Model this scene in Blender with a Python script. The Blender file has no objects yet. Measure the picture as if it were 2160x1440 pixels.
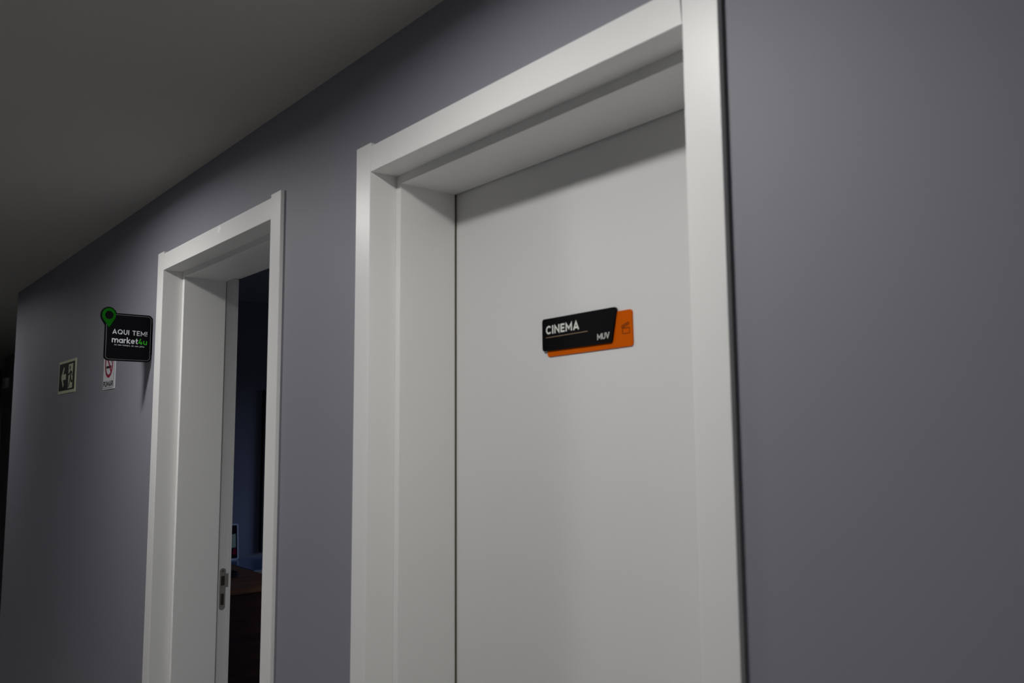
import bpy, bmesh, math
from mathutils import Vector, Matrix

S = bpy.context.scene
COL = S.collection

# ------------------------------------------------------------------ camera
FLOOR = -0.04            # floor level (z = 0 is an arbitrary datum of the camera fit)
CEIL = 2.365
CAM = Vector((1.6107, -0.9268, 1.5070))
yaw, pit, rol = (math.radians(a) for a in (50.6561, 6.3166, -0.4187))
F_PX = 1820.42
fwd = Vector((-math.sin(yaw) * math.cos(pit), math.cos(yaw) * math.cos(pit), math.sin(pit)))
rgt = Vector((math.cos(yaw), math.sin(yaw), 0))
up = rgt.cross(fwd)
r2 = rgt * math.cos(rol) + up * math.sin(rol)
u2 = -rgt * math.sin(rol) + up * math.cos(rol)
cd = bpy.data.cameras.new('camera')
cam = bpy.data.objects.new('camera', cd)
COL.objects.link(cam)
m = Matrix((r2, u2, -fwd)).transposed().to_4x4()
m.translation = CAM
cam.matrix_world = m
cd.sensor_width = 36
cd.lens = F_PX * 36 / 2160
cd.clip_start = 0.02
cd.dof.use_dof = True
cd.dof.focus_distance = 3.0
cd.dof.aperture_fstop = 5.0
S.camera = cam

# ------------------------------------------------------------------ world (dusk-blue sky seen only through the office window)
w = bpy.data.worlds.new('sky')
S.world = w
w.use_nodes = True
bg = w.node_tree.nodes['Background']
_n, _l = w.node_tree.nodes, w.node_tree.links
_tc = _n.new('ShaderNodeTexCoord'); _sx = _n.new('ShaderNodeSeparateXYZ'); _rp = _n.new('ShaderNodeValToRGB')
_rp.color_ramp.elements[0].position = 0.49; _rp.color_ramp.elements[0].color = (0.012, 0.012, 0.012, 1)   # dark ground
_rp.color_ramp.elements[1].position = 0.51; _rp.color_ramp.elements[1].color = (0.23, 0.30, 0.52, 1)      # blue evening sky
_mr = _n.new('ShaderNodeMapRange'); _mr.inputs['From Min'].default_value = -1
_l.new(_tc.outputs['Generated'], _sx.inputs[0]); _l.new(_sx.outputs['Z'], _mr.inputs['Value'])
_l.new(_mr.outputs[0], _rp.inputs[0]); _l.new(_rp.outputs[0], bg.inputs[0])
bg.inputs[1].default_value = 7.0

S.view_settings.view_transform = 'Standard'
S.view_settings.look = 'None'
S.view_settings.gamma = 1
S.view_settings.use_curve_mapping = False
S.view_settings.exposure = 0.0

LIGHT_Y = -0.68
LAMPS = [  # x, power (W), label
    (0.56, 9.9, 'round white recessed ceiling lamp in front of the closed white door'),
    (-1.20, 10.2, 'round white recessed ceiling lamp in front of the open doorway'),
    (-4.40, 4.4, 'round white recessed ceiling lamp past the corner at the far end of the corridor'),
]

# ------------------------------------------------------------------ materials
def mat(name, col, rough=0.5, bump=0.0, bscale=300, var=0.0, metal=0.0, spec=0.5, coat=0.0):
    M = bpy.data.materials.new(name)
    M.use_nodes = True
    n, l = M.node_tree.nodes, M.node_tree.links
    p = n['Principled BSDF']
    p.inputs['Base Color'].default_value = (*col, 1)
    p.inputs['Roughness'].default_value = rough
    p.inputs['Metallic'].default_value = metal
    p.inputs['Specular IOR Level'].default_value = spec
    p.inputs['Coat Weight'].default_value = coat
    tc = n.new('ShaderNodeTexCoord')
    if var:
        t = n.new('ShaderNodeTexNoise'); t.inputs['Scale'].default_value = 2.3
        t.inputs['Detail'].default_value = 5
        l.new(tc.outputs['Object'], t.inputs['Vector'])
        r = n.new('ShaderNodeMapRange')
        r.inputs['To Min'].default_value = 1 - var; r.inputs['To Max'].default_value = 1 + var
        l.new(t.outputs['Fac'], r.inputs['Value'])
        x = n.new('ShaderNodeVectorMath'); x.operation = 'SCALE'
        x.inputs[0].default_value = col
        l.new(r.outputs[0], x.inputs['Scale'])
        l.new(x.outputs[0], p.inputs['Base Color'])
    if bump:
        t = n.new('ShaderNodeTexNoise'); t.inputs['Scale'].default_value = bscale
        t.inputs['Detail'].default_value = 3
        l.new(tc.outputs['Object'], t.inputs['Vector'])
        b = n.new('ShaderNodeBump'); b.inputs['Strength'].default_value = bump
        b.inputs['Distance'].default_value = 0.002
        l.new(t.outputs['Fac'], b.inputs['Height'])
        l.new(b.outputs[0], p.inputs['Normal'])
    return M

def emit(name, col, s):
    M = bpy.data.materials.new(name); M.use_nodes = True
    p = M.node_tree.nodes['Principled BSDF']
    p.inputs['Base Color'].default_value = (*col, 1)
    p.inputs['Emission Color'].default_value = (*col, 1)
    p.inputs['Emission Strength'].default_value = s
    return M

def wood(name, a, b, rough):
    M = mat(name, a, rough)
    n, l = M.node_tree.nodes, M.node_tree.links
    tc = n.new('ShaderNodeTexCoord'); mp = n.new('ShaderNodeMapping')
    mp.inputs['Scale'].default_value = (22, 1.2, 22)
    t = n.new('ShaderNodeTexNoise'); t.inputs['Scale'].default_value = 1.6; t.inputs['Detail'].default_value = 6
    r = n.new('ShaderNodeValToRGB')
    r.color_ramp.elements[0].position = 0.3; r.color_ramp.elements[0].color = (*a, 1)
    r.color_ramp.elements[1].position = 0.75; r.color_ramp.elements[1].color = (*b, 1)
    l.new(tc.outputs['Object'], mp.inputs[0]); l.new(mp.outputs[0], t.inputs['Vector'])
    l.new(t.outputs['Fac'], r.inputs[0]); l.new(r.outputs[0], n['Principled BSDF'].inputs['Base Color'])
    return M

MW = mat('violet_grey_paint', (0.232, 0.233, 0.272), 0.62, 0.07, 260, 0.03)
MC = mat('ceiling_paint', (0.42, 0.415, 0.39), 0.9, 0.15, 200, 0.02)
MC2 = mat('off_white_bounce', (0.75, 0.74, 0.71), 0.7, 0.07, 260, 0.02)
ML = mat('white_lacquer', (0.80, 0.80, 0.785), 0.38, 0.05, 500, 0.012)
MDL = mat('white_door_laminate', (0.71, 0.71, 0.70), 0.42, 0.05, 500, 0.012)
MSEAL = mat('brown_seal', (0.10, 0.085, 0.06), 0.8)
MSHADE = mat('grey_shade_strip', (0.33, 0.31, 0.27), 0.8)  # shadow tone for the strip in the open doorway's rebate
MFL = mat('porcelain_floor', (0.50, 0.485, 0.46), 0.3, 0.0, 200, 0.05)
MCUT = mat('bounce_cut_dark', (0.05, 0.05, 0.055), 0.95, 0.4, 400)
MBLK = mat('black_acrylic', (0.003, 0.003, 0.004), 0.5, spec=0.06)
MOR = mat('orange_acrylic', (0.58, 0.098, 0.0), 0.5, spec=0.04)
MTXT = mat('off_white_vinyl', (0.78, 0.80, 0.74), 0.5)
MGOLD = mat('tan_line_vinyl', (0.45, 0.30, 0.19), 0.5)
MICON = mat('brown_icon_vinyl', (0.06, 0.015, 0.003), 0.5, spec=0.1)
MGRN = mat('green_vinyl', (0.001, 0.075, 0.001), 0.5, spec=0.1)
MGRN2 = mat('light_green_vinyl', (0.03, 0.36, 0.02), 0.5, spec=0.1)
MWHT = mat('sign_white_vinyl', (0.58, 0.60, 0.63), 0.5, spec=0.2)
MGREY = mat('grey_line_vinyl', (0.16, 0.17, 0.18), 0.5)
MPHOS = mat('photoluminescent_plate', (0.62, 0.68, 0.45), 0.5)
MDG = mat('very_dark_green_field', (0.008, 0.012, 0.008), 0.6, spec=0.08)
MRED = mat('red_print', (0.28, 0.004, 0.03), 0.5, spec=0.1)
MPLATE = mat('white_sign_plate', (0.72, 0.73, 0.76), 0.35)
MINK = mat('black_ink', (0.012, 0.012, 0.016), 0.5, spec=0.1)
MSTEEL = mat('brushed_strike_steel', (0.24, 0.225, 0.21), 0.5, spec=0.3)
MHOLE = mat('latch_hole_dark', (0.03, 0.02, 0.012), 0.8)
MPATCH = mat('filler_white', (0.93, 0.93, 0.92), 0.7)
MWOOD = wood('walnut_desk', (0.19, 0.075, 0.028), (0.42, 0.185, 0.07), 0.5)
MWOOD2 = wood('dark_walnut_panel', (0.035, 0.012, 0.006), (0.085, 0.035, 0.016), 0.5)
MCREAM = mat('cream_laminate', (0.75, 0.68, 0.55), 0.5)
MBLUE = mat('blue_glossy_sheet', (0.22, 0.33, 0.52), 0.2, coat=0.3)
MDARK = mat('dark_panel', (0.012, 0.012, 0.014), 0.6)
MDOOR3 = mat('dark_door', (0.02, 0.018, 0.018), 0.6)
MBOXW = mat('pale_grey_plastic', (0.62, 0.62, 0.58), 0.5)
MALU = mat('window_aluminium', (0.5, 0.5, 0.5), 0.4, metal=0.6)
MLENS = emit('lamp_lens', (1.0, 0.985, 0.965), 20.0)
MPALEG = mat('pale_green_print', (0.45, 0.55, 0.38), 0.5)

# ------------------------------------------------------------------ mesh helpers
class MB:
    def __init__(s): s.v = []; s.f = []
    def poly(s, vs, fs):
        o = len(s.v); s.v += [tuple(a) for a in vs]; s.f += [tuple(i + o for i in f) for f in fs]; return s
    def box(s, a, b):
        x0, y0, z0 = a; x1, y1, z1 = b
        return s.poly([(x0, y0, z0), (x1, y0, z0), (x1, y1, z0), (x0, y1, z0), (x0, y0, z1), (x1, y0, z1), (x1, y1, z1), (x0, y1, z1)],
                      [(0, 3, 2, 1), (4, 5, 6, 7), (0, 1, 5, 4), (1, 2, 6, 5), (2, 3, 7, 6), (3, 0, 4, 7)])
    def prism(s, pts, w0, w1, fn):
        n = len(pts)
        vs = [fn(u, v, w0) for u, v in pts] + [fn(u, v, w1) for u, v in pts]
        return s.poly(vs, [tuple(range(n - 1, -1, -1)), tuple(range(n, 2 * n))] + [(i, (i + 1) % n, n + (i + 1) % n, n + i) for i in range(n)])
    def ring(s, out, inn, w0, w1, fn):
        n = len(out)
        vs = [fn(u, v, w) for w in (w0, w1) for P in (out, inn) for u, v in P]
        fs = []
        for i in range(n):
            j = (i + 1) % n
            fs += [(2*n+i, 2*n+j, 3*n+j, 3*n+i), (i, n+i, n+j, j), (i, j, 2*n+j, 2*n+i), (n+i, 3*n+i, 3*n+j, n+j)]
        return s.poly(vs, fs)
    def stroke(s, pts, wd, w0, w1, fn, closed=False):
        P = [Vector(p) for p in pts]; n = len(P); off = []
        for i in range(n):
            a = P[i] - P[i-1] if (i > 0 or closed) else P[1] - P[0]
            b = P[(i+1) % n] - P[i] if (i < n-1 or closed) else P[-1] - P[-2]
            a, b = a.normalized(), b.normalized()
            na, nb = Vector((-a.y, a.x)), Vector((-b.y, b.x))
            t = na + nb
            t = t.normalized() if t.length > 1e-4 else na
            k = min(1 / max(t.dot(na), 0.25), 2.2)
            off.append(t * (wd / 2 * k))
        for i in range(n if closed else n - 1):
            j = (i + 1) % n
            s.prism([P[i] + off[i], P[i] - off[i], P[j] - off[j], P[j] + off[j]], w0, w1, fn)
        return s
    def build(s, name, material, parent=None, bevel=0.0, loc=None):
        me = bpy.data.meshes.new(name)
        o = bpy.data.objects.new(name, me); COL.objects.link(o)
        base = Vector((0, 0, 0))
        if parent is not None:
            q = parent
            while q is not None: base += q.location; q = q.parent
            o.parent = parent
        elif loc is not None:
            base = Vector(loc); o.location = base
        bm = bmesh.new()
        vs = [bm.verts.new(Vector(v) - base) for v in s.v]
        for f in s.f:
            try: bm.faces.new([vs[i] for i in f])
            except ValueError: pass
        bmesh.ops.recalc_face_normals(bm, faces=bm.faces)
        bm.to_mesh(me); bm.free()
        me.materials.append(material)
        if bevel:
            b = o.modifiers.new('edge', 'BEVEL'); b.width = bevel; b.segments = 2; b.limit_method = 'ANGLE'
            b.harden_normals = False
        return o

def empty(name, loc):
    o = bpy.data.objects.new(name, None); COL.objects.link(o); o.location = loc
    o.empty_display_size = 0.05
    return o
def tag(o, label, cat, group=None):
    o['label'] = label; o['category'] = cat
    if group: o['group'] = group
    return o
def struct(o): o['kind'] = 'structure'; return o

def arc(cx, cy, rx, ry, a0, a1, n=14):
    return [(cx + rx * math.cos(math.radians(a0 + (a1 - a0) * i / n)), cy + ry * math.sin(math.radians(a0 + (a1 - a0) * i / n))) for i in range(n + 1)]
def circ(cx, cy, rx, ry=None, n=32): return arc(cx, cy, rx, ry or rx, 0, 360, n)[:-1]
def rrect(x0, y0, x1, y1, r, n=6):
    return (arc(x1-r, y1-r, r, r, 0, 90, n) + arc(x0+r, y1-r, r, r, 90, 180, n) + arc(x0+r, y0+r, r, r, 180, 270, n) + arc(x1-r, y0+r, r, r, 270, 360, n))

# wall with rectangular openings: grid of cells, faces only on the boundary
def wall_x(x0, x1, y0, y1, z0, z1, holes):
    xs = sorted({x0, x1, *[a for h in holes for a in h[:2]]}); zs = sorted({z0, z1, *[a for h in holes for a in h[2:]]})
    def solid(i, k):
        if i < 0 or k < 0 or i >= len(xs)-1 or k >= len(zs)-1: return False
        cx, cz = (xs[i]+xs[i+1])/2, (zs[k]+zs[k+1])/2
        return not any(h[0] < cx < h[1] and h[2] < cz < h[3] for h in holes)
    b = MB()
    for i in range(len(xs)-1):
        for k in range(len(zs)-1):
            if not solid(i, k): continue
            a, c, d, e = xs[i], xs[i+1], zs[k], zs[k+1]
            b.poly([(a, y0, d), (c, y0, d), (c, y0, e), (a, y0, e)], [(0, 1, 2, 3)])
            b.poly([(a, y1, d), (c, y1, d), (c, y1, e), (a, y1, e)], [(3, 2, 1, 0)])
            if not solid(i-1, k): b.poly([(a, y0, d), (a, y1, d), (a, y1, e), (a, y0, e)], [(3, 2, 1, 0)])
            if not solid(i+1, k): b.poly([(c, y0, d), (c, y1, d), (c, y1, e), (c, y0, e)], [(0, 1, 2, 3)])
            if not solid(i, k-1): b.poly([(a, y0, d), (c, y0, d), (c, y1, d), (a, y1, d)], [(3, 2, 1, 0)])
            if not solid(i, k+1): b.poly([(a, y0, e), (c, y0, e), (c, y1, e), (a, y1, e)], [(0, 1, 2, 3)])
    return b

# ------------------------------------------------------------------ room shell
T, ZTOP, ZHT, ZHB, YR, ST, YJ, WL, ZS = 0.0104, 2.1455, 2.1376, 2.0803, 0.0559, 0.0177, 0.2022, 0.0611, 2.0615
X1, W1 = -0.0482, 0.86
X2, W2 = -1.4368, 0.8723
WALL_B, RB = 0.235, 0.252     # back of wall, back of frame
XC = -4.0646                  # corner where the corridor wall ends
EX, EY = -8.57, 0.649         # far recess
OPP, XR = -1.80, 2.7
def hole(x, W): return (x + WL - 0.022, x + WL + W + 0.022, FLOOR, ZS + 0.035)
struct(wall_x(XC, XR, 0, WALL_B, FLOOR, CEIL, [hole(X1, W1), hole(X2, W2)]).build('wall_right', MW))
struct(MB().box((EX - .15, OPP - .15, CEIL), (XR + .15, 0.0, CEIL + .1)).box((EX - .15, 0, CEIL), (XC, EY + .15, CEIL + .1)).build('ceiling', MC))
struct(MB().box((EX - .15, OPP - .15, FLOOR - .1), (XR + .15, 3.75, FLOOR)).build('floor', MFL))
struct(MB().box((EX, OPP - .12, FLOOR), (XR, OPP, CEIL)).build('wall_left', MW))
struct(MB().box((XR, OPP - .12, FLOOR), (XR + .12, 3.6, 2.41)).build('wall_back_bounce', MC2))  # unseen end wall, set near and off-white to bounce light back
struct(MB().box((EX, EY, FLOOR), (XC, EY + .12, CEIL)).build('wall_far_right', MW))
struct(wall_x(OPP - .12, EY + .12, 0, .12, FLOOR, CEIL, []).build('wall_end', MW)).matrix_world = Matrix.Translation((EX, 0, 0)) @ Matrix.Rotation(math.pi/2, 4, 'Z')
# office and cinema rooms behind the wall
struct(MB().box((-3.85, WALL_B + .02, FLOOR), (-0.36, 3.6, FLOOR + .004)).build('floor_office_bounce_cut', MCUT))  # unseen dark slab, added to cut bounce onto the upper office wall
struct(MB().box((XC, WALL_B, FLOOR), (-3.85, 3.6, 2.41)).build('wall_office_left', MW))
struct(MB().box((-0.36, WALL_B, FLOOR), (-0.24, 3.6, 2.41)).build('wall_office_right', MW))
WX0, WX1, WZ0, WZ1 = -3.0, -1.3, 0.95, 1.95
struct(wall_x(XC, XR, 3.6, 3.75, FLOOR, 2.41, [(WX0, WX1, WZ0, WZ1)]).build('wall_office_back', MW))
struct(MB().box((XC, 0.0, 2.41), (XR + .12, 3.75, 2.5)).build('ceiling_office', MC))
wn = struct(empty('window_1', ((WX0+WX1)/2, 3.66, WZ0)))
MB().box((WX0, 3.64, WZ0), (WX0+.04, 3.69, WZ1)).box((WX1-.04, 3.64, WZ0), (WX1, 3.69, WZ1)).box((WX0, 3.64, WZ0), (WX1, 3.69, WZ0+.04)).box((WX0, 3.64, WZ1-.04), (WX1, 3.69, WZ1)).build('window_frame', MALU, wn)
MB().box(((WX0+WX1)/2-.02, 3.645, WZ0), ((WX0+WX1)/2+.02, 3.685, WZ1)).build('mullion', MALU, wn)
pl = bpy.data.lights.new('window_portal', 'AREA'); pl.shape = 'RECTANGLE'; pl.size = WX1-WX0; pl.size_y = WZ1-WZ0
pl.cycles.is_portal = True
po = bpy.data.objects.new('window_portal', pl); COL.objects.link(po)
po.location = ((WX0+WX1)/2, 3.74, (WZ0+WZ1)/2); po.rotation_euler = (-math.pi/2, 0, 0)

# ------------------------------------------------------------------ doors
def doorframe(name, x0, W, gap=0.0):
    """white lacquered frame: two casing legs, casing head, two jambs, jamb head, as in both doorways"""
    xi, xr = x0 + WL, x0 + WL + W
    root = struct(empty(name, ((xi + xr) / 2, 0, FLOOR)))
    top = lambda u, v, w: (u, v, w)          # profile in plan, extruded in z
    for sgn, e in ((1, xi), (-1, xr)):
        o = e - sgn * WL
        prof = [(o, -T), (e, -T), (e, YR), (e - sgn*.013, YR), (e - sgn*.013, 0), (o, 0)]
        MB().prism(prof, FLOOR, ZTOP, top).build('casing_leg', ML, root, 0.0012)
        s = e + sgn * ST
        prof = [(e - sgn*.022, YR), (s, YR), (s, YJ), (s - sgn*.014, YJ), (s - sgn*.014, RB), (e - sgn*.022, RB)]
        MB().prism(prof, FLOOR, ZS + .035, top).build('jamb', ML, root, 0.0012)
    # heads: profile in y-z, extruded in x, the right end of the front strip may leave a slit
    d = 0.0012
    prof = [(-T + d, ZHT), (-T + d, ZHB), (YR, ZHB), (YR, ZHB + .013), (0, ZHB + .013), (0, ZHT)]
    hd = MB().prism(prof, xi + .0004, xr - .0004, lambda u, v, w: (w - gap * (v - ZHB) / (ZHT - ZHB) if w > (xi + xr) / 2 else w, u, v)).build('casing_head', ML, root, 0.0010)
    prof = [(YR, ZS), (YJ, ZS), (YJ, ZS + .014), (RB, ZS + .014), (RB, ZS + .034), (YR, ZS + .034)]
    MB().prism(prof, xi + ST, xr - ST, lambda u, v, w: (w, u, v)).build('jamb_head', ML, root, 0.0012)
    return root, xi, xr, hd

d1, xi, xr, _ = doorframe('door_1', X1, W1, 0.0045)
LX0, LX1 = xi + ST - .012, xr - ST + .012
MB().box((LX0, YJ + .0035, FLOOR + .006), (LX1, YJ + .0385, ZS + .011)).build('door_leaf', MDL, d1, 0.001)
MB().box((xi + ST - .0015, YJ - .0002, FLOOR + .01), (xi + ST + .0014, YJ + .0035, ZS)).build('seal_shade_strip', MSEAL, d1)

d2, xi2, xr2, head2 = doorframe('door_2', X2, W2)
leaf = MB().box((xr2 - ST - .022, RB + .004, FLOOR + .010), (xr2 - ST + .013, RB + .004 + W2 - .04, ZS + .008)).build('door_leaf', MDL, d2, 0.001)
# added grey strip painting the faint shadow in the rebate corner, and the bead at its back edge
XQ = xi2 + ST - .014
MB().box((XQ, YJ + .0002, FLOOR + .01), (XQ + .010, YJ + .0040, ZS)).build('seal_shade_strip', MSHADE, d2)
MB().box((XQ, .2445, FLOOR), (XQ + .0025, RB, ZS + .012)).build('edge_bead', ML, d2)
# strike plate on the latch side rebate
XF = xi2 + ST - .014
fn = lambda u, v, w: (XF + w, u, v)
plate = rrect(.2145, .926, .2350, 1.066, .0101, 8)
sp = MB().prism(plate, 0, .0016, fn).box((XF, .2345, 1.001), (XF + .0016, .2440, 1.047)).build('strike_plate', MSTEEL, d2)
MB().prism(rrect(.2185, 1.008, .2315, 1.040, .003), .0012, .0019, fn).build('latch_hole', MHOLE, sp)
MB().prism(rrect(.2190, .943, .2300, .981, .001), .0012, .0019, fn).build('bolt_hole', MHOLE, sp)
MB().prism(circ(.2247, 1.0565, .0028, n=12), .0014, .0022, fn).build('screw', MHOLE, sp)
# pale dab of filler on the head casing
MB().prism([(-.885, 2.118), (-.873, 2.113), (-.862, 2.117), (-.858, 2.128), (-.866, 2.134), (-.878, 2.130)], T - .0012, T - .0006, lambda u, v, w: (u, -w, v)).build('filler_patch', MPATCH, head2)

# far dark door past the corner
d3 = struct(empty('door_3', (EX, 0.1, FLOOR)))
MB().box((EX, -.42, FLOOR), (EX + .03, .625, 2.232)).build('door_leaf', MDOOR3, d3)
MB().box((EX, -.47, FLOOR), (EX + .04, -.42, 2.25)).build('casing_leg', MDOOR3, d3)

# ------------------------------------------------------------------ stroke lettering (cap height 1)
def glyph(c, s):
    h = s / 2; t = 1 - h
    A = arc
    X = 0.70                       # x-height
    G = {
     'A': (.86, [[(h*.7, 0), (.43, t), (.86-h*.7, 0)], [(.20, .28), (.66, .28)]]),
     'C': (.82, [A(.46, .5, .46-h, .5-h, 42, 318, 20)]),
     'D': (.82, [[(h, h), (h, t)] + A(.36, .5, .46-h, .5-h, 90, -90) + [(h, h)]]),
     'E': (.62, [[(.62, t), (h, t), (h, h), (.62, h)], [(h, .5), (.56, .5)]]),
     'F': (.60, [[(.60, t), (h, t), (h, 0)], [(h, .48), (.54, .48)]]),
     'I': (s, [[(h, 0), (h, 1)]]),
     'M': (.98, [[(h, 0), (h, t-.02), (.49, .30), (.98-h, t-.02), (.98-h, 0)]]),
     'N': (.80, [[(h, 0), (h, t-.02), (.80-h, .02+h), (.80-h, 1)]]),
     'Q': (1.0, [A(.5, .5, .5-h, .5-h, 0, 360, 28), [(.60, .32), (.86, .04)]]),
     'R': (.70, [[(h, 0), (h, t), (.38, t)] + A(.40, .70, .30-h, .30-h, 90, -90) + [(h, .40+h)], [(.38, .42), (.68, 0)]]),
     'T': (.72, [[(0, t), (.72, t)], [(.36, 1), (.36, 0)]]),
     'U': (.76, [[(h, 1), (h, .38)] + A(.38, .38, .38-h, .38-h, 180, 360) + [(.76-h, 1)]]),
     'V': (.82, [[(h*.7, 1), (.41, h*.8), (.82-h*.7, 1)]]),
     '!': (s, [[(h, 1), (h, .32)], [(h, 0), (h, s)]]),
     ',': (s, [[(h, .12), (h*.4, -.14)]]),
     ' ': (.30, []),
     'm': (1.05, [[(h, 0), (h, X)], [(h, X*.55)] + A(.30, X-.25, .25-h+.02, .25-h+.0, 180, 0) + [(.525+h*0, 0)], [(.525, X*.55)] + A(.79, X-.25, .25-h+.02, .25-h, 180, 0) + [(1.05-h, 0)]]),
     'n': (.58, [[(h, 0), (h, X)], [(h, X*.55)] + A(.29, X-.27, .29-h, .27-h, 180, 0) + [(.58-h, 0)]]),
     'a': (.68, [A(.34, X/2, .34-h, X/2-h, 0, 360, 22), [(.68-h, X), (.68-h, 0)]]),
     'r': (.40, [[(h, 0), (h, X)], A(.38, X-.32, .38-h, .32-h, 180, 85, 8)]),
     'k': (.60, [[(h, 0), (h, 1.02)], [(.56, X), (h+.04, .33), (.60, 0)]]),
     'e': (.66, [A(.33, X/2, .33-h, X/2-h, 0, 318, 20), [(h, .34), (.66-h, .34)]]),
     't': (.44, [[(.17, .92), (.17, .22)] + A(.36, .22, .19, .22-h, 180, 275, 8), [(0, X-h), (.42, X-h)]]),
     '4': (.66, [[(.36, 1), (h*.9, .24), (.66, .24)], [(.46, .52), (.46, -.04)]]),
     'u': (.60, [[(h, X), (h, .28)] + A(.30, .28, .30-h, .28-h, 180, 360) + [(.60-h, X)], [(.60-h, X), (.60-h, 0)]]),
     'o': (.66, [A(.33, X/2, .33-h, X/2-h, 0, 360, 18)]),
     's': (.48, [A(.24, X-.18, .22-h*.5, .18-h*.5, 40, 250, 8) + A(.24, .18, .22-h*.5, .18-h*.5, 90, -140, 8)]),
     'p': (.66, [A(.33, X/2, .33-h, X/2-h, 0, 360, 18), [(h, X), (h, -.3)]]),
     'd': (.66, [A(.33, X/2, .33-h, X/2-h, 0, 360, 18), [(.66-h, 1), (.66-h, 0)]]),
     'i': (s, [[(h, 0), (h, X)], [(h, X+.14), (h, X+.14+s)]]),
     'j': (s+.1, [[(h+.1, X), (h+.1, -.2), (0, -.28)], [(h+.1, X+.14), (h+.1, X+.14+s)]]),
    }
    return G[c]

def text(txt, u0, u1, v0, v1u, height, s, w0, w1, fn, track=0.12, mb=None):
    """lettering between u0 and u1 on a baseline running from v0 to v1u; s = stroke relative to the cap height"""
    tot = sum(glyph(c, s)[0] for c in txt) + track * (len(txt) - 1)
    k = (u1 - u0) / tot
    mb = mb or MB(); x = 0
    def place(p):
        u = u0 + (x + p[0]) * k
        return (u, v0 + (v1u - v0) * (u - u0) / (u1 - u0) + p[1] * height)
    wd = s * (height + k) / 2
    for ci, c in enumerate(txt):
        adv, st = glyph(c, s)
        for i, pl_ in enumerate(st): mb.stroke([place(p) for p in pl_], wd, w0, w1 + i * .00006 + (ci % 2) * .00003, fn)
        x += adv + track
    return mb

# ------------------------------------------------------------------ CINEMA sign on the closed door
YD = YJ + .0035
cs = tag(empty('door_sign', (.452, YD, 1.663)), 'black and orange slanted CINEMA sign stuck on the closed white door', 'sign')
fd = lambda u, v, w: (u, YD - w, v)
def rpoly(pts, r, n=5):
    out = []; P = [Vector(p) for p in pts]; N = len(P)
    for i in range(N):
        a = (P[i-1]-P[i]).normalized(); b = (P[(i+1) % N]-P[i]).normalized()
        half = a.angle(b)/2; d = r/math.tan(half); c = P[i] + (a+b).normalized()*(r/math.sin(half))
        s0 = P[i]+a*d-c; s1 = P[i]+b*d-c
        a0 = math.atan2(s0.y, s0.x); a1 = math.atan2(s1.y, s1.x)
        while a1-a0 > math.pi: a1 -= 2*math.pi
        while a1-a0 < -math.pi: a1 += 2*math.pi
        out += [(c.x+r*math.cos(a0+(a1-a0)*k/n), c.y+r*math.sin(a0+(a1-a0)*k/n)) for k in range(n+1)]
    return out
MB().prism(rpoly([(.3425, 1.6635), (.5705, 1.6665), (.5695, 1.7325), (.3425, 1.7300)], .006), 0, .0025, fd).build('orange_panel', MOR, cs)
MB().prism(rpoly([(.3315, 1.6750), (.5215, 1.6765), (.5355, 1.7405), (.3315, 1.7385)], .0055), .0025, .0060, fd).build('black_panel', MBLK, cs)
text('CINEMA', .3430, .4370, 1.7075, 1.7090, .0165, .19, .0060, .0064, fd, .16).build('lettering', MTXT, cs)
MB().stroke([(.3430, 1.7010), (.4600, 1.7030)], .0008, .0060, .0063, fd).build('rule', MGOLD, cs)
text('MUV', .4855, .5165, 1.6838, 1.6850, .0112, .13, .0060, .0064, fd, .12).build('lettering', MTXT, cs)
ic = MB()
ic.stroke(rrect(.5458, 1.6900, .5632, 1.7000, .0018, 3), .0010, .0025, .0029, fd, True)
ic.stroke([(.5450, 1.7010), (.5442, 1.7050), (.5605, 1.7098), (.5625, 1.7062), (.5450, 1.7010)], .0009, .0025, .0029, fd)
for k in (.28, .52, .76):
    ic.stroke([(.5450+.0175*k-.001, 1.7010+.0052*k), (.5442+.0163*k+.0012, 1.7050+.0048*k)], .0008, .0025, .0029, fd)
ic.build('clapperboard_icon', MICON, cs)

# ------------------------------------------------------------------ blade sign beside the open doorway (plane x = const, faces the camera side)
XB = -1.5
bs = tag(empty('blade_sign', (XB, 0, 1.775)), 'black square projecting sign with a green location pin beside the open doorway', 'sign')
fb = lambda u, v, w: (XB + w, u, v)
MB().prism(rrect(-.1570, 1.7740, -.0015, 1.9375, .015, 8), -.003, 0, fb).build('panel', MBLK, bs)
def teardrop(cx, cy, r, tip, g=0.0):
    d = cy - tip; b = math.degrees(math.acos(min(.98, (r) / (d))))
    return arc(cx, cy, r, r * 1.12, -90 + b, 270 - b, 30) + [(cx + .0015, tip)]
MB().prism(teardrop(-.1455, 1.9275, .0265, 1.872), -.0032, .0002, fb).build('pin_backing', MBLK, bs)
pin = MB().prism(teardrop(-.1448, 1.9285, .0218, 1.8865), .0002, .0010, fb).build('location_pin', MGRN, bs)
MB().prism(circ(-.1445, 1.9290, .0130, .0142), .0010, .0013, fb).build('pin_hole', MBLK, pin)
MB().ring(rrect(-.1515, 1.7790, -.0065, 1.9325, .0115, 8), rrect(-.1505, 1.7800, -.0075, 1.9315, .0105, 8), 0, .0004, fb).build('border_line', MGREY, bs)
text('AQUI TEM!', -.1315, -.0185, 1.8660, 1.8632, .0165, .15, 0, .0005, fb, .20).build('lettering', MWHT, bs)
text('market', -.1325, -.0475, 1.8365, 1.8345, .0205, .155, 0, .0005, fb, .12).build('lettering', MWHT, bs)
text('4u', -.0465, -.0180, 1.8345, 1.8335, .0195, .155, 0, .0005, fb, .14).build('lettering', MGRN2, bs)
text('no seu tempo, do seu jeito', -.1240, -.0265, 1.8272, 1.8245, .0050, .13, 0, .0004, fb, .2).build('lettering', MWHT, bs)
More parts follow.
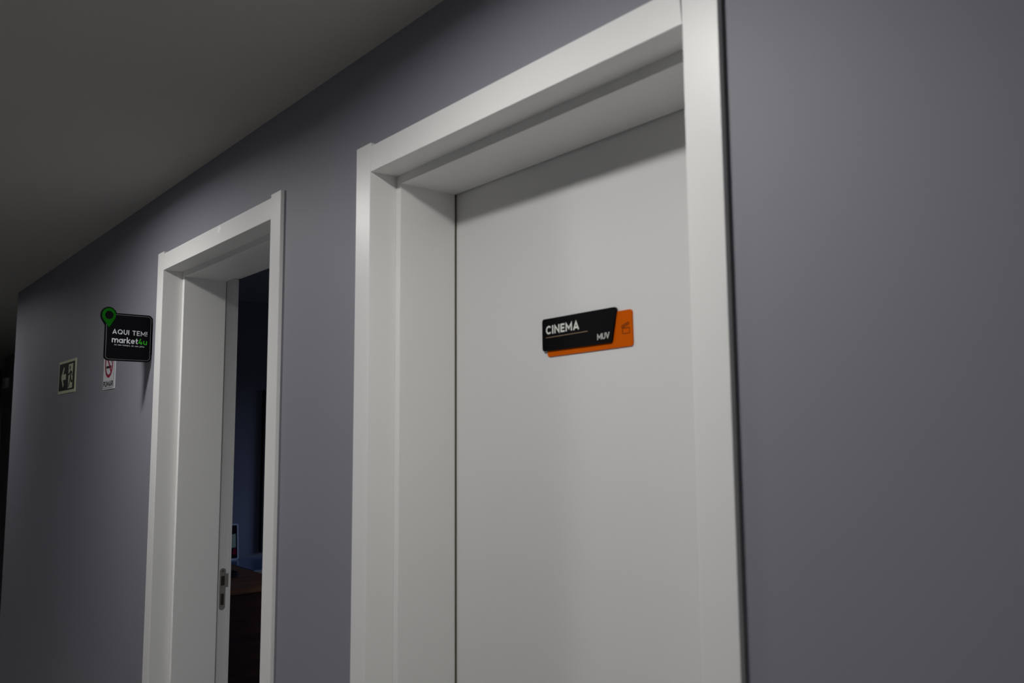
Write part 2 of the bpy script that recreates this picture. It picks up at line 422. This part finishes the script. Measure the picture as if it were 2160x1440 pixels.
MB().box((XB - .003, -.004, 1.800), (XB, 0, 1.912)).box((XB - .03, -.002, 1.800), (XB, 0, 1.912)).build('wall_flange', MBLK, bs)

# ------------------------------------------------------------------ escape route sign
fw = lambda u, v, w: (u, -w, v)
es = tag(empty('escape_sign', (-2.736, 0, 1.7215)), 'pale green escape route sign with left arrow and running figure on grey wall', 'sign')
MB().box((-2.899, -.003, 1.7215), (-2.573, 0, 1.8725)).build('plate', MPHOS, es)
MB().box((-2.886, -.0034, 1.7350), (-2.592, -.003, 1.8610)).build('dark_field', MDG, es)
MB().stroke([(-2.790, 1.8400), (-2.832, 1.7970), (-2.797, 1.7560)], .017, .0034, .0038, fw).prism([(-2.838, 1.7845), (-2.752, 1.7845), (-2.752, 1.8105), (-2.838, 1.8105)], .0034, .00381, fw).build('arrow', MPHOS, es)
MB().prism([(-2.704, 1.7420), (-2.626, 1.7420), (-2.622, 1.8520), (-2.704, 1.8510)], .0034, .0038, fw).build('doorway_symbol', MPHOS, es)
pm = MB().prism(circ(-2.674, 1.8340, .0085, .0095, 16), .0038, .0042, fw)
pm.stroke([(-2.664, 1.8200), (-2.660, 1.7900)], .020, .0038, 0.00426, fw)
pm.stroke([(-2.662, 1.8180), (-2.690, 1.8040), (-2.712, 1.8080)], .008, .0038, 0.00432, fw)
pm.stroke([(-2.658, 1.8180), (-2.634, 1.8080), (-2.628, 1.7960)], .008, .0038, 0.00438, fw)
pm.stroke([(-2.662, 1.7930), (-2.676, 1.7700), (-2.695, 1.7480)], .010, .0038, 0.00444, fw)
pm.stroke([(-2.658, 1.7930), (-2.648, 1.7740), (-2.626, 1.7700)], .012, .0038, 0.00450, fw)
pm.build('running_figure', MDG, es)

# ------------------------------------------------------------------ no smoking sign
ns = tag(empty('no_smoking_sign', (-2.028, 0, 1.706)), 'white no smoking sign reading FUMAR partly behind the black projecting sign', 'sign')
MB().box((-2.110, -.003, 1.7060), (-1.946, 0, 1.9300)).build('plate', MPLATE, ns)
MB().ring(circ(-2.031, 1.8090, .0575, n=40), circ(-2.031, 1.8090, .0455, n=40), .003, .0036, fw).build('red_ring', MRED, ns)
MB().stroke([(-2.031-.0345, 1.8090+.0345), (-2.031+.0345, 1.8090-.0345)], .011, .0037, .0040, fw).build('red_slash', MRED, ns)
MB().prism([(-2.068, 1.7890), (-1.997, 1.7890), (-1.997, 1.7985), (-2.068, 1.7985)], .003, .0035, fw).build('cigarette', MINK, ns)
MB().stroke([(-2.000, 1.8040), (-1.995, 1.8120), (-2.008, 1.8170), (-2.002, 1.8270)], .003, .003, .0035, fw).build('smoke_line', MINK, ns)
text('FUMAR', -2.102, -1.967, 1.7165, 1.7165, .0215, .20, .003, .0036, fw, .14).build('lettering', MINK, ns)
MB().stroke([(-2.104, 1.7115), (-1.972, 1.7115)], .0016, .003, .0035, fw).stroke([(-1.955, 1.712), (-1.955, 1.925)], .0012, .003, .0034, fw).build('edge_line', MINK, ns)

# ------------------------------------------------------------------ little box on the far wall
wb = tag(empty('wall_box', (-8.35, EY, 2.036)), 'small pale box high on the dark wall past the corner', 'box')
MB().box((-8.44, EY - .035, 2.036), (-8.255, EY, 2.137)).build('housing', MBOXW, wb, .006)
MB().box((-8.42, EY - .038, 2.082), (-8.275, EY - .035, 2.090)).build('seam', MGREY, wb)

# ------------------------------------------------------------------ office seen through the open doorway
DT = .75
OFL = FLOOR + .004
dk = tag(empty('desk', (-3.28, .74, OFL)), 'dark walnut desk inside the room behind the open doorway', 'desk')
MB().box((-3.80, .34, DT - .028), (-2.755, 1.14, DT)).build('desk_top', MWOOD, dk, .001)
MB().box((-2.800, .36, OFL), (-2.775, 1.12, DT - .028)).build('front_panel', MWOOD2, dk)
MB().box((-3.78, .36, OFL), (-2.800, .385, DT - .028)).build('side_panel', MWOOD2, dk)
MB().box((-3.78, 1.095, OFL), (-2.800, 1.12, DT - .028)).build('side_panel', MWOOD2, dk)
tb = tag(empty('side_table', (-3.5, 1.87, OFL)), 'cream topped table standing behind the walnut desk in the office', 'table')
MB().box((-3.84, 1.15, DT - .034), (-3.16, 2.60, DT - .004)).build('table_top', MCREAM, tb, .001)
for lx in (-3.81, -3.21):
    for ly in (1.19, 2.54):
        MB().box((lx, ly, OFL), (lx + .04, ly + .04, DT - .034)).build('leg', MDARK, tb)
tag(MB().box((-3.84, 1.152, DT - .004), (-3.30, 2.55, DT)).build('desk_mat', MBLUE, loc=(-3.57, 1.85, DT - .004)), 'glossy blue sheet lying on the cream table in the office', 'desk mat')
cc = MB()
cx, cy = -3.190, .957
for k, (rx, ry, zz) in enumerate(((.066, .048, .006), (.058, .042, .013), (.068, .045, .019))):
    P = [(cx + rx*math.cos(a*math.tau/28), cy + ry*math.sin(a*math.tau/28), DT + zz) for a in range(28)]
    for i in range(28):
        a, b = Vector(P[i]), Vector(P[(i+1) % 28]); d = (b-a).normalized(); s1 = d.cross(Vector((0, 0, 1))) * .0055; s2 = Vector((0, 0, .0055))
        cc.poly([a+s1, a+s2, a-s1, a-s2, b+s1, b+s2, b-s1, b-s2], [(0, 1, 5, 4), (1, 2, 6, 5), (2, 3, 7, 6), (3, 0, 4, 7)])
tag(cc.build('cable_coil', MDARK, loc=(cx, cy, DT)), 'small black coiled cable lying on the walnut desk', 'cable')
ds = tag(empty('display_card', (-3.83, 1.19, DT)), 'small white framed upright card on the table against the office wall', 'card')
fo = lambda u, v, w: (-3.838 + w + .02 * (DT + .222 - v) / .222, u, v)
MB().ring(rrect(1.105, DT, 1.266, DT + .222, .012), rrect(1.114, DT + .009, 1.257, DT + .213, .004), 0, .008, fo).build('frame', MPLATE, ds)
MB().prism([(1.114, DT + .009), (1.257, DT + .009), (1.257, DT + .213), (1.114, DT + .213)], .001, .004, fo).build('print_dark', MINK, ds)
MB().prism([(1.114, DT + .075), (1.250, DT + .075), (1.250, DT + .160), (1.114, DT + .140)], .004, .0046, fo).build('print_pale_green', MPALEG, ds)
MB().prism([(1.225, DT + .035), (1.250, DT + .030), (1.252, DT + .066), (1.235, DT + .070)], .004, .0046, fo).build('print_red', MRED, ds)
tag(MB().box((-3.85, 1.412, .78), (-3.815, 2.10, 1.826)).build('wall_panel', MDARK, bevel=.004, loc=(-3.83, 1.75, .78)), 'tall black panel hung on the office wall beyond the desk', 'panel')

# ------------------------------------------------------------------ ceiling lamps
for lx, pw, lab in LAMPS:
    r = tag(empty('ceiling_lamp', (lx, LIGHT_Y, CEIL)), lab, 'ceiling light', 'corridor ceiling lamps')
    fz = lambda u, v, w: (lx + u, LIGHT_Y + v, CEIL - w)
    MB().ring(circ(0, 0, .100, n=48), circ(0, 0, .084, n=48), .0003, .005, fz).build('trim_ring', ML, r)
    MB().prism(circ(0, 0, .084, n=48), .0003, .002, fz).build('lens', MLENS, r)
    ld = bpy.data.lights.new('lamp_light', 'AREA'); ld.shape = 'DISK'; ld.size = .16; ld.energy = pw
    ld.color = (1.0, .985, .965); ld.spread = math.radians(172)
    lo = bpy.data.objects.new('lamp_light', ld); COL.objects.link(lo); lo.parent = r; lo.location = (0, 0, -.004)
